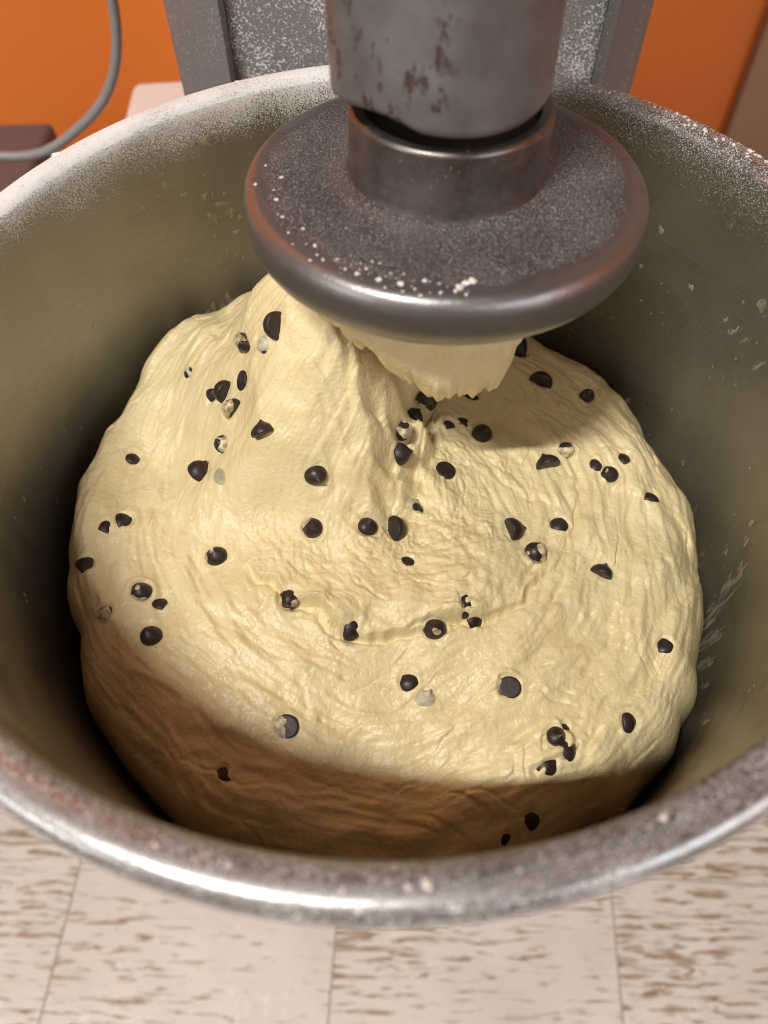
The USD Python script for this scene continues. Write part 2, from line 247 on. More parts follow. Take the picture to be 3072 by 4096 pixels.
# ------------------------------------------------------------------ the setting
FZ = -0.76
floor = thing('floor', 'beige vinyl floor tiles with brown flecks under the mixer', 'floor', kind='structure')
obj('joint_bed', box(-2.6, -2.2, FZ - 0.03, 2.6, 1.2, FZ - 0.0007), M_grout, floor)
ang = math.radians(-6.5)                      # the tiles stand a little askew to the mixer
RT = np.array([[math.cos(ang), -math.sin(ang), 0], [math.sin(ang), math.cos(ang), 0], [0, 0, 1]])
T = 0.3025
for j in range(-3, 3):
    for i in range(-4, 5):
        bv = 0.0006
        x0, x1 = i * T + 0.0005, (i + 1) * T - 0.0005
        y0, y1 = j * T + 0.0005, (j + 1) * T - 0.0005
        b = np.array([[x0, y0, -0.003], [x1, y0, -0.003], [x1, y1, -0.003], [x0, y1, -0.003], [x0 + bv, y0 + bv, 0], [x1 - bv, y0 + bv, 0], [x1 - bv, y1 - bv, 0], [x0 + bv, y1 - bv, 0], ])
        tl = trimesh.Trimesh(b, [(4, 5, 6), (4, 6, 7), (0, 1, 5), (0, 5, 4), (1, 2, 6), (1, 6, 5), (2, 3, 7), (2, 7, 6), (3, 0, 4), (3, 4, 7)], process=False)
        org = np.array([-0.0755, -0.050, FZ + random.uniform(0, 0.0004)])
        if abs(i * T) < 2.3:
            obj('floor_tile', moved(tl, RT, org), M_tile, floor, smooth=False)
tag(obj('back_wall', box(-2.6, 0.95, FZ, 0.575, 1.02, 2.70), M_orange, smooth=False), 'plain orange painted wall behind the mixer', 'wall', kind='structure')
bw = thing('side_wall', 'beige painted wall edge at the right beyond the orange wall', 'wall', kind='structure')
obj('panel', rbox(0.575, 0.932, FZ, 2.6, 1.02, 2.70, 0.004), M_beige, bw)
tag(obj('front_wall', box(-2.6, -2.25, FZ, 2.6, -2.18, 2.70), M_unseen_wall, smooth=False), 'grey wall out of view behind the camera, toned for reflections and dark shade', 'wall', kind='structure')  # out of view; its tone sets the rim reflections and the bounce
tag(obj('left_wall', box(-2.62, -2.18, FZ, -2.55, 0.95, 2.70), M_unseen_wall, smooth=False), 'grey wall out of view behind the camera, toned for reflections and dark shade', 'wall', kind='structure')  # out of view; toned to hold down the bounced light
tag(obj('right_wall', box(2.55, -2.18, FZ, 2.62, 0.93, 2.70), M_orange, smooth=False), 'orange wall out of view at the right, reflected in the rim', 'wall', kind='structure')  # out of view; gives the orange streak reflected in the near rim
tag(obj('ceiling', box(-2.6, -2.2, 2.70, 2.6, 1.0, 2.75), M_ceiling, smooth=False), 'grey ceiling out of view, toned to keep the shade dark', 'ceiling', kind='structure')  # out of view; greyed so that shaded dough and steel stay dark

# ------------------------------------------------------------------ mixer: column and shaft
TY = math.radians(1.6)
R_col = np.array([[math.cos(TY), 0, math.sin(TY)], [0, 1, 0], [-math.sin(TY), 0, math.cos(TY)]])
mixer = thing('stand_mixer', 'grey painted stand mixer column and drive shaft behind and above the steel bowl', 'mixer', (0, 0, 0))
def prism(poly, z0, z1):
    p = np.asarray(poly, float); n = len(p)
    v = np.vstack([np.c_[p, np.full(n, z0)], np.c_[p, np.full(n, z1)]])
    f = []
    for i in range(n):
        k = (i + 1) % n; f += [(i, k, n + k), (i, n + k, n + i)]
    from trimesh.creation import triangulate_polygon
    import shapely
    vv, ff = triangulate_polygon(shapely.Polygon(p), engine='earcut')
    t = trimesh.Trimesh(v, f, process=False)
    cap = trimesh.Trimesh(np.c_[vv, np.full(len(vv), z1)], ff, process=False); cap0 = trimesh.Trimesh(np.c_[vv, np.full(len(vv), z0)], ff[:, ::-1], process=False)
    m = trimesh.util.concatenate([t, cap, cap0]); m.merge_vertices(); m.fix_normals(); return m
def colp(x, y): return (x, y)
# body of the column behind its front panels, with rounded rear-side edges
body = [(-0.0985, 0.262), (-0.1065, 0.272), (-0.109, 0.286), (-0.105, 0.42), (0.160, 0.42), (0.166, 0.286), (0.1635, 0.272), (0.1555, 0.262)]
obj('column', moved(prism(body, FZ, 0.75), R_col, (0, 0, 0)), M_col_side, mixer, smooth=50)
# chamfered side panels and the recessed, floured front panel between them
left = [(-0.1035, 0.266), (-0.0985, 0.2575), (-0.074, 0.226), (-0.0705, 0.2255), (-0.0685, 0.2285), (-0.0685, 0.2618), (-0.098, 0.2618)]
right = [(0.1605, 0.266), (0.1555, 0.2575), (0.131, 0.226), (0.1275, 0.2255), (0.1255, 0.2285), (0.1255, 0.2618), (0.155, 0.2618)]
obj('side_panel', moved(prism(left[::-1], FZ, 0.75), R_col, (0, 0, 0)), M_col_side, mixer, smooth=50)
obj('side_panel', moved(prism(right, FZ, 0.75), R_col, (0, 0, 0)), M_col_side, mixer, smooth=50)
obj('front_panel', moved(box(-0.0682, 0.2330, FZ, 0.1252, 0.2616, 0.75), R_col, (0, 0, 0)), M_col_front, mixer, smooth=False)
obj('head', moved(rbox(-0.20, -0.02, 0.52, 0.30, 0.62, 0.92, 0.06), R_col, (0, 0, 0)), M_shaft, mixer)  # out of view; its width and setback chosen for the light it blocks
obj('foot', rbox(-0.28, 0.10, FZ, 0.33, 0.62, FZ + 0.07, 0.02), M_col_side, mixer)
# hook frame
tx, ty = -0.0464, 0.0408
R_hook = np.array([[math.cos(ty), 0, math.sin(ty)], [0, 1, 0], [-math.sin(ty), 0, math.cos(ty)]]) @ np.array([[1, 0, 0], [0, math.cos(tx), -math.sin(tx)], [0, math.sin(tx), math.cos(tx)]])
HO = np.array([0.0245, 0.0555, 0.016])
a_d, t_d, r_c = 0.0713, 0.019, 0.0335
# drive shaft: round with a flat at its left front, its lower edge slightly wavy
txs, tys = -0.0464, 0.018
R_sh = np.array([[math.cos(tys), 0, math.sin(tys)], [0, 1, 0], [-math.sin(tys), 0, math.cos(tys)]]) @ np.array([[1, 0, 0], [0, math.cos(txs), -math.sin(txs)], [0, math.sin(txs), math.cos(txs)]])
na = 160; th = np.linspace(0, 2 * np.pi, na, endpoint=False)
def shaft_r(t):
    r = np.full_like(t, 0.0350)
    for c, d in ((math.radians(-128), 0.0322), (math.radians(180), 0.0343), (math.radians(20), 0.0343)):
        k = np.cos(t - c); r = np.where(k > 0.2, np.minimum(r, d / np.maximum(k, 0.2)), r)
    return r
rs = shaft_r(th); rows = []
zlow = 0.0300 + 0.0012 * np.sin(th * 2 + 0.6) + 0.0018 * np.exp(-((np.degrees(np.angle(np.exp(1j * (th - np.radians(-128))))) / 34) ** 2))
for dr, dz in ((-0.006, 0.004), (-0.0025, 0.0004), (-0.0012, 0.0), (-0.0004, 0.0009), (0, 0.0025), (0, 0.012), (0, 0.03), (0, 0.06), (0, 0.12), (0, 0.49)):
    rows.append(np.stack([(rs + dr) * np.cos(th), (rs + dr) * np.sin(th), zlow + dz], -1))
v = np.concatenate(rows); f = []
for i in range(len(rows) - 1):
    for k in range(na):
        a0, a1 = i * na + k, i * na + (k + 1) % na; f += [(a0, a1, a1 + na), (a0, a1 + na, a0 + na)]
v = np.vstack([v, [0, 0, zlow.mean() + 0.004]]); f += [((k + 1) % na, k, len(v) - 1) for k in range(na)]
obj('drive_shaft', moved(trimesh.Trimesh(v, f, process=False), R_sh, HO + np.array([-0.0035, 0, 0.0])), M_shaft, mixer, smooth=40)
# power cable hanging beside it
cab = spline([(-0.40, 0.42, 0.95), (-0.24, 0.43, 0.45), (-0.178, 0.42, 0.02), (-0.1755, 0.42, -0.066), (-0.183, 0.42, -0.100), (-0.2035, 0.42, -0.135), (-0.242, 0.42, -0.164), (-0.272, 0.42, -0.178), (-0.307, 0.42, -0.179), (-0.40, 0.43, -0.165), (-0.62, 0.47, -0.2), (-0.9, 0.6, -0.5)], 160)
tag(obj('power_cable', tube(cab, 0.0039, 16), M_cable, smooth=True), 'grey power cable hanging in a curve before the orange wall', 'cable')

# white bin and dark cabinet at the left
bn = thing('ingredient_bin', 'white plastic bin with rounded corners standing between the bowl and the orange wall', 'bin')
obj('bin_body', rbox(-0.222, 0.445, FZ, 0.10, 0.570, -0.222, 0.028), M_bin, bn)
obj('lid', rbox(-0.226, 0.440, -0.224, 0.11, 0.576, -0.200, 0.0118), M_bin, bn)
cb_ = thing('metal_cabinet', 'dark grey metal cabinet with a round bright knob at the left edge', 'cabinet')
obj('cabinet_body', moved(rbox(-0.36, -0.2, FZ, 0.0, 0.125, -0.25, 0.006), np.array([[math.cos(-0.05), -math.sin(-0.05), 0], [math.sin(-0.05), math.cos(-0.05), 0], [0, 0, 1]]), (-0.334, 0.478, 0)), M_box, cb_)
kn = trimesh.creation.cylinder(radius=0.013, height=0.012, sections=32); kn.apply_transform(trimesh.transformations.rotation_matrix(math.pi / 2, (0, 1, 0)))
obj('knob', moved(kn, np.eye(3), (-0.3245, 0.575, -0.275)), M_chrome, cb_)

# ------------------------------------------------------------------ bowl
bowl = thing('mixing_bowl', 'large stainless steel mixing bowl dusted with flour, full of dough', 'bowl')
def wall_r(z):
    z = np.asarray(z, float)
    up = 0.1595 + 0.022 * z
    return np.where(z > -0.16, up, np.sqrt(np.maximum(0.1560 ** 2 - np.minimum(z + 0.16, 0) ** 2, 1e-9)))
zi = np.concatenate([np.linspace(-0.003, -0.16, 40), -0.16 - 0.156 * np.sin(np.linspace(0.04, np.pi / 2 - 0.02, 24))])
inner = [(float(wall_r(z)), float(z)) for z in zi] + [(0.0, -0.316)]
outer = [(r + 0.0022 if r > 0 else 0.0, z - (0.0 if z > -0.16 else 0.0022 * (-z - 0.16) / 0.156)) for r, z in inner]
outer[0] = (outer[0][0], -0.006)
obj('body', lathe(inner[::-1] + [(0.1605, -0.0022)] + outer, 256), M_bowl, bowl, smooth=60)
def sgnp(c, e): return math.copysign(abs(c) ** e, c)
# rolled rim: a flattened bead curling outwards
rc, rzc = 0.1658, -0.0062
bead = [(0.15955, -0.0035)] + [(rc + 0.0062 * sgnp(math.cos(math.radians(t)), 0.8), rzc + 0.0062 * sgnp(math.sin(math.radians(t)), 0.8)) for t in np.linspace(165, -150, 34)]
obj('rim', lathe(bead, 320), M_rim, bowl, smooth=70)

# ------------------------------------------------------------------ dough
G = 0.0005
N = 632
xs = (np.arange(N) - N / 2 + 0.5) * G
X, Y = np.meshgrid(xs, xs, indexing='xy')            # row = y, column = x
RR = np.hypot(X, Y); TH = np.arctan2(Y, X)
def white(): return rng.standard_normal((N, N))
def gnoise(sig_mm):
    n = ndimage.gaussian_filter(white(), sig_mm / 1000 / G); return n / n.std()
def polar_noise(sr_mm, st_mm, cx=0.0, cy=0.0, radial=False, warp=0.0):
    """noise drawn out along the circles round (cx, cy), or along the rays"""
    nr, nt = 480, 1400
    n = rng.standard_normal((nr, nt)); dr = 0.0005; dt = 2 * np.pi * 0.10 / nt
    n = ndimage.gaussian_filter(n, (sr_mm / 1000 / dr, st_mm / 1000 / dt), mode=('reflect', 'wrap')); n /= n.std()
    wx = X - cx; wy = Y - cy
    if warp: wx = wx + warp * gnoise(9); wy = wy + warp * gnoise(9)
    r = np.hypot(wx, wy); t = (np.arctan2(wy, wx) % (2 * np.pi)) / (2 * np.pi) * nt
    return ndimage.map_coordinates(n, [np.clip(r / dr, 0, nr - 1), t], order=1, mode='grid-wrap')
def gauss(d, s): return np.exp(-(d / s) ** 2)

# broad shape: a mound, lower at the right and the front, climbing to the hook at the left
mid = -0.113 - 0.013 * (X / 0.15) + 0.010 * (Y / 0.15)
mid += 0.012 * gauss(np.hypot(X + 0.01, Y + 0.02), 0.08)
mid += 0.007 * gauss(np.hypot(X + 0.100, Y - 0.125), 0.04)
mid += 0.012 * gauss(np.hypot(X + 0.070, Y - 0.070), 0.045)
mid -= 0.010 * gauss(np.hypot(X - 0.02, Y + 0.135), 0.06)
mid += 0.0020 * gnoise(18) + 0.0008 * gnoise(9)
hx, hy = X - HO[0], Y - HO[1]
rho = np.hypot(hx, hy); phi = np.degrees(np.arctan2(hy, hx)) % 360
rho_w = rho + 0.002 * gnoise(7)
R1 = 0.132 - 0.045 * sstep(205, 255, phi)
g = np.clip((R1 - rho_w) / (R1 - 0.050 + 0.008 * sstep(205, 250, phi)), 0, 1) ** 1.35
g = np.where(g < 0.5, g * (0.45 + 1.1 * g), g)
xw = X + 0.0035 * gnoise(4)
win = sstep(80, 170, phi) * (1 - sstep(-0.001, 0.0190, xw + 0.30 * np.clip(0.030 - Y, 0, 0.2)) * sstep(185, 235, phi)) * (1 - sstep(268, 280, phi))
top = np.interp(phi, [0, 190, 212, 230, 248, 280, 360], [-.008, -.010, -.030, -.054, -.070, -.075, -.075])
hill = np.where(win > 0, (top - mid) * g * win, 0)
h = mid + np.maximum(hill, 0)
# where a pixel of the photograph (0..1659 wide) meets the surface
def ray(px, py):
    q = 768.0 / 1659.0
    D = CF + (px * q - 384) / FPX * CR - (py * q - 512) / FPX * CU
    return D
def sample(H, x, y):
    return ndimage.map_coordinates(H, [np.atleast_1d(y) / G + N / 2 - 0.5, np.atleast_1d(x) / G + N / 2 - 0.5], order=1, mode='nearest')
def hit(H, px, py):
    D = ray(px, py); t = np.linspace(0.15, 0.75, 2400); P = CAM + t[:, None] * D
    below = P[:, 2] < sample(H, P[:, 0], P[:, 1]); k = int(np.argmax(below))
    return P[k]
hs = ndimage.gaussian_filter(h, 6)
def curve(pts):
    w = np.array([hit(hs, *p)[:2] for p in pts]); return spline(w, 160)
def curve_field(pts):
    """distance to the curve and its side (positive to the left of its direction), and where along it the nearest point lies"""
    c = curve(pts); t = np.gradient(c, axis=0); t /= np.linalg.norm(t, axis=1, keepdims=True)
    from scipy.spatial import cKDTree
    d, i = cKDTree(c).query(np.stack([X.ravel(), Y.ravel()], 1), distance_upper_bound=0.06); d = np.minimum(d, 0.06).reshape(N, N); i = np.minimum(i, len(c) - 1).reshape(N, N)
    s = np.sign(t[i, 0] * (Y - c[i, 1]) - t[i, 1] * (X - c[i, 0]))
    return d, s, i / (len(c) - 1.0)
# the large swirl fold: the inner disc of dough lies over the outer
nw = 0.0012 * gnoise(3.5) + 0.0006 * gnoise(1.5)
d, s, u = curve_field([(520, 1180), (560, 1245), (610, 1292), (680, 1328), (745, 1362), (810, 1388), (870, 1372), (915, 1358), (985, 1352), (1060, 1328), (1120, 1296), (1175, 1255), (1215, 1210), (1238, 1160), (1250, 1095), (1240, 1020), (1215, 960)])
sd = d * s + nw
amp = 0.0065 * sstep(0, 0.12, u) * (1 - 0.55 * sstep(0.6, 1.0, u)) * (0.75 + 0.35 * gnoise(10))
h += amp * np.where(sd > 0, np.exp(-np.maximum(sd, 0) / 0.016) * sstep(0, 0.0022, sd) * (1 - sstep(0.015, 0.040, sd)), 0) - 0.35 * amp * gauss(sd + 0.0016, 0.0018)
jn = np.clip(gnoise(5), -1.2, 1.5)
def groove(pts, depth, width, lip=0.4, jag=1.0):
    global h
    d, s, u = curve_field(pts)
    sd = d * s + jag * 0.9 * nw
    e = sstep(0, 0.1, u) * (1 - sstep(0.9, 1, u))
    if depth < 0.004: depth, width = depth * 0.75, width * 1.7
    depth = depth * (0.75 + 0.4 * jn)
    h -= 0.75 * depth * e * gauss(sd, 0.75 * width)
    h += 0.55 * depth * e * np.where(sd > 0, np.exp(-np.maximum(sd, 0) / 0.010) * sstep(0, 1.2 * width, sd) * (1 - sstep(0.006, 0.016, sd)), 0)
for pts, dp, wd in (
    ([(640, 1150), (600, 1210), (575, 1260), (540, 1330)], 0.0015, 0.0016),
    ([(560, 1130), (640, 1225), (690, 1262), (760, 1290)], 0.0013, 0.0014),
    ([(1145, 1675), (1175, 1648), (1205, 1630), (1250, 1598)], 0.0060, 0.0016),
    ([(655, 1310), (700, 1330), (740, 1352), (790, 1375)], 0.0055, 0.0015),
    ([(870, 1366), (900, 1347), (950, 1345), (1010, 1342)], 0.0055, 0.0015),
    ([(1020, 1340), (1090, 1300), (1150, 1235), (1190, 1150), (1200, 1080)], 0.0018, 0.0016),
    ([(1060, 960), (1058, 1000), (1080, 1040), (1150, 1080), (1190, 1110)], 0.0018, 0.0014),
    ([(1215, 1000), (1225, 1080), (1240, 1150), (1215, 1260), (1130, 1370)], 0.0018, 0.0018),
    ([(1330, 1050), (1305, 1110), (1260, 1200), (1200, 1300), (1120, 1390)], 0.0020, 0.0022),
    ([(1400, 1120), (1390, 1220), (1345, 1330), (1280, 1430), (1200, 1540)], 0.0018, 0.0024),
    ([(1440, 1180), (1445, 1320), (1400, 1440), (1330, 1540)], 0.0016, 0.0022),
    ([(1120, 1490), (1060, 1500), (1000, 1530), (930, 1560)], 0.0012, 0.0016),
    ([(1300, 1560), (1230, 1660), (1160, 1710), (1080, 1740)], 0.0020, 0.0022),
    ([(1380, 1600), (1330, 1680), (1260, 1740)], 0.0020, 0.0022),
    ([(640, 1440), (650, 1500), (655, 1545), (630, 1560)], 0.0010, 0.0013),
    ([(310, 1390), (330, 1430), (375, 1460), (420, 1470)], 0.0010, 0.0012),
    ([(600, 700), (560, 800), (540, 900), (520, 1000)], 0.0010, 0.0018),
    ([(720, 760), (690, 860), (690, 960), (700, 1010)], 0.0010, 0.0016),
    ([(930, 890), (945, 960), (950, 1010), (960, 1060)], 0.0016, 0.0016),
    ([(340, 840), (300, 930), (260, 1050), (240, 1200), (240, 1350)], 0.0016, 0.0026),
    ([(410, 780), (350, 900), (305, 1020), (285, 1150)], 0.0012, 0.0024),
    ([(450, 700), (520, 770), (545, 800)], 0.0018, 0.0025),
    ([(230, 1560), (330, 1650), (440, 1720), (560, 1760)], 0.0020, 0.0025),
    ([(240, 1480), (330, 1590), (480, 1660), (640, 1700)], 0.0012, 0.0020)):
    groove(pts, dp, wd)
# drawn-out strands: along the turning direction outside the fold, along the pull of the hook near the hook
outer_w = sstep(0.050, 0.095, RR + 0.03 * sstep(0.0, 0.12, X))
pull = np.clip(g * 1.3, 0, 1) * sstep(90, 120, phi) * (1 - sstep(250, 290, phi))
cw = outer_w * (1 - pull)
pn = sstep(-0.6, 1.0, gnoise(14))
h += cw * (0.00045 * pn * polar_noise(1.5, 10, warp=0.0030) + 0.0009 * polar_noise(4.0, 16, warp=0.0040) + 0.00016 * polar_noise(0.6, 6, warp=0.0020) + 0.0003 * gnoise(4))
h -= cw * pn * 0.0005 * np.clip(np.abs(polar_noise(2.6, 11, warp=0.004)) * -1 + 0.30, 0, 1) * 2.2
cth = polar_noise(22, 1.3, HO[0], HO[1]); cth2 = polar_noise(14, 0.6, HO[0], HO[1])
h += pull * (0.00050 * cth + 0.00020 * cth2)
inner_w = (1 - outer_w) * (1 - pull)
rough_in = sstep(-0.3, 1.2, gnoise(9))
h += inner_w * (0.0004 * gnoise(3.4) + rough_in * (0.00034 * polar_noise(1.1, 4.5, 0, -0.01, warp=0.0035) + 0.00016 * gnoise(1.3)) + 0.00014 * polar_noise(0.6, 3.5, 0, -0.01, warp=0.003) + 0.00005 * gnoise(0.8))
h += (1 - inner_w) * (0.00011 * gnoise(1.4) + 0.00005 * gnoise(0.8))
h -= 0.0006 * inner_w * np.clip(0.30 - np.abs(polar_noise(2.2, 6, warp=0.003)), 0, 1) * 2.2
# wrinkles across the hill under the plate
wr = gauss(np.hypot(X + 0.008, Y - 0.018), 0.030)
h += wr * (0.0011 * polar_noise(1.6, 4, HO[0], HO[1], warp=0.004) + 0.0016 * gnoise(4.5) + 0.0007 * gnoise(2.0) + 0.0003 * gnoise(1.0))

h += 0.00019 * cw * polar_noise(0.9, 6, warp=0.003) + 0.00019 * inner_w * polar_noise(0.8, 4, 0.01, 0.0, warp=0.004) + 0.00012 * pull * gnoise(1.2) + 0.0005 * inner_w * gnoise(6)
# short torn creases and small pits, following the way the dough was drawn
wxn, wyn = gnoise(12), gnoise(12)
def crease(x, y, n, depth, width, near_hook):
    pts = []; 
    sgn = rng.choice((-1, 1))
    for _ in range(n):
        i, j = int(round(y / G + N / 2 - 0.5)), int(round(x / G + N / 2 - 0.5))
        if not (8 < i < N - 8 and 8 < j < N - 8): break
        if near_hook: dx, dy = x - HO[0], y - HO[1]
        else: dx, dy = -y, x
        L_ = math.hypot(dx, dy) + 1e-6; dx, dy = dx / L_ + 0.45 * wxn[i, j], dy / L_ + 0.45 * wyn[i, j]; L_ = math.hypot(dx, dy)
        pts.append((x, y)); x += sgn * 0.001 * dx / L_; y += sgn * 0.001 * dy / L_
    if len(pts) < 4: return
    p = np.array(pts); m = 0.008
    j0, j1 = [int(np.clip(v / G + N / 2, 0, N - 1)) for v in (p[:, 0].min() - m, p[:, 0].max() + m)]
    i0, i1 = [int(np.clip(v / G + N / 2, 0, N - 1)) for v in (p[:, 1].min() - m, p[:, 1].max() + m)]
    xx, yy = X[i0:i1, j0:j1], Y[i0:i1, j0:j1]
    dd = np.hypot(xx[..., None] - p[:, 0], yy[..., None] - p[:, 1]); k = dd.argmin(-1); d_ = dd.min(-1)
    t = np.gradient(p, axis=0); s_ = np.sign(t[k, 0] * (yy - p[k, 1]) - t[k, 1] * (xx - p[k, 0]))
    u = k / (len(p) - 1.0); e = np.clip(4 * u * (1 - u), 0, 1) ** 0.7; sd = d_ * s_ + 0.6 * nw[i0:i1, j0:j1]
    inside = (d_ < m - 0.001) * sstep(0, 0.1, u) * (1 - sstep(0.9, 1, u))
    h[i0:i1, j0:j1] += inside * depth * e * (0.8 * np.where(sd > 0, np.exp(-np.maximum(sd, 0) / 0.0026) * sstep(0, 1.6 * width, sd), 0) - 0.7 * gauss(sd, width))
for _ in range(190):
    r_, t_ = 0.145 * math.sqrt(rng.uniform()), rng.uniform(0, 2 * np.pi)
    x_, y_ = r_ * math.cos(t_), r_ * math.sin(t_)
    left_smooth = x_ < -0.03 and y_ < 0.03
    if left_smooth and rng.uniform() < 0.7: continue
    nh = math.hypot(x_ - HO[0], y_ - HO[1]) < 0.075 and x_ < 0.02
    crease(x_, y_, int(rng.integers(6, 26)), rng.uniform(0.0004, 0.0014), rng.uniform(0.0006, 0.0009), nh)
for _ in range(45):
    r_, t_ = 0.14 * math.sqrt(rng.uniform()), rng.uniform(0, 2 * np.pi)
    h -= rng.uniform(0.0005, 0.0014) * gauss(np.hypot((X - r_ * math.cos(t_)) * rng.uniform(0.6, 1), Y - r_ * math.sin(t_)), rng.uniform(0.0006, 0.0011))

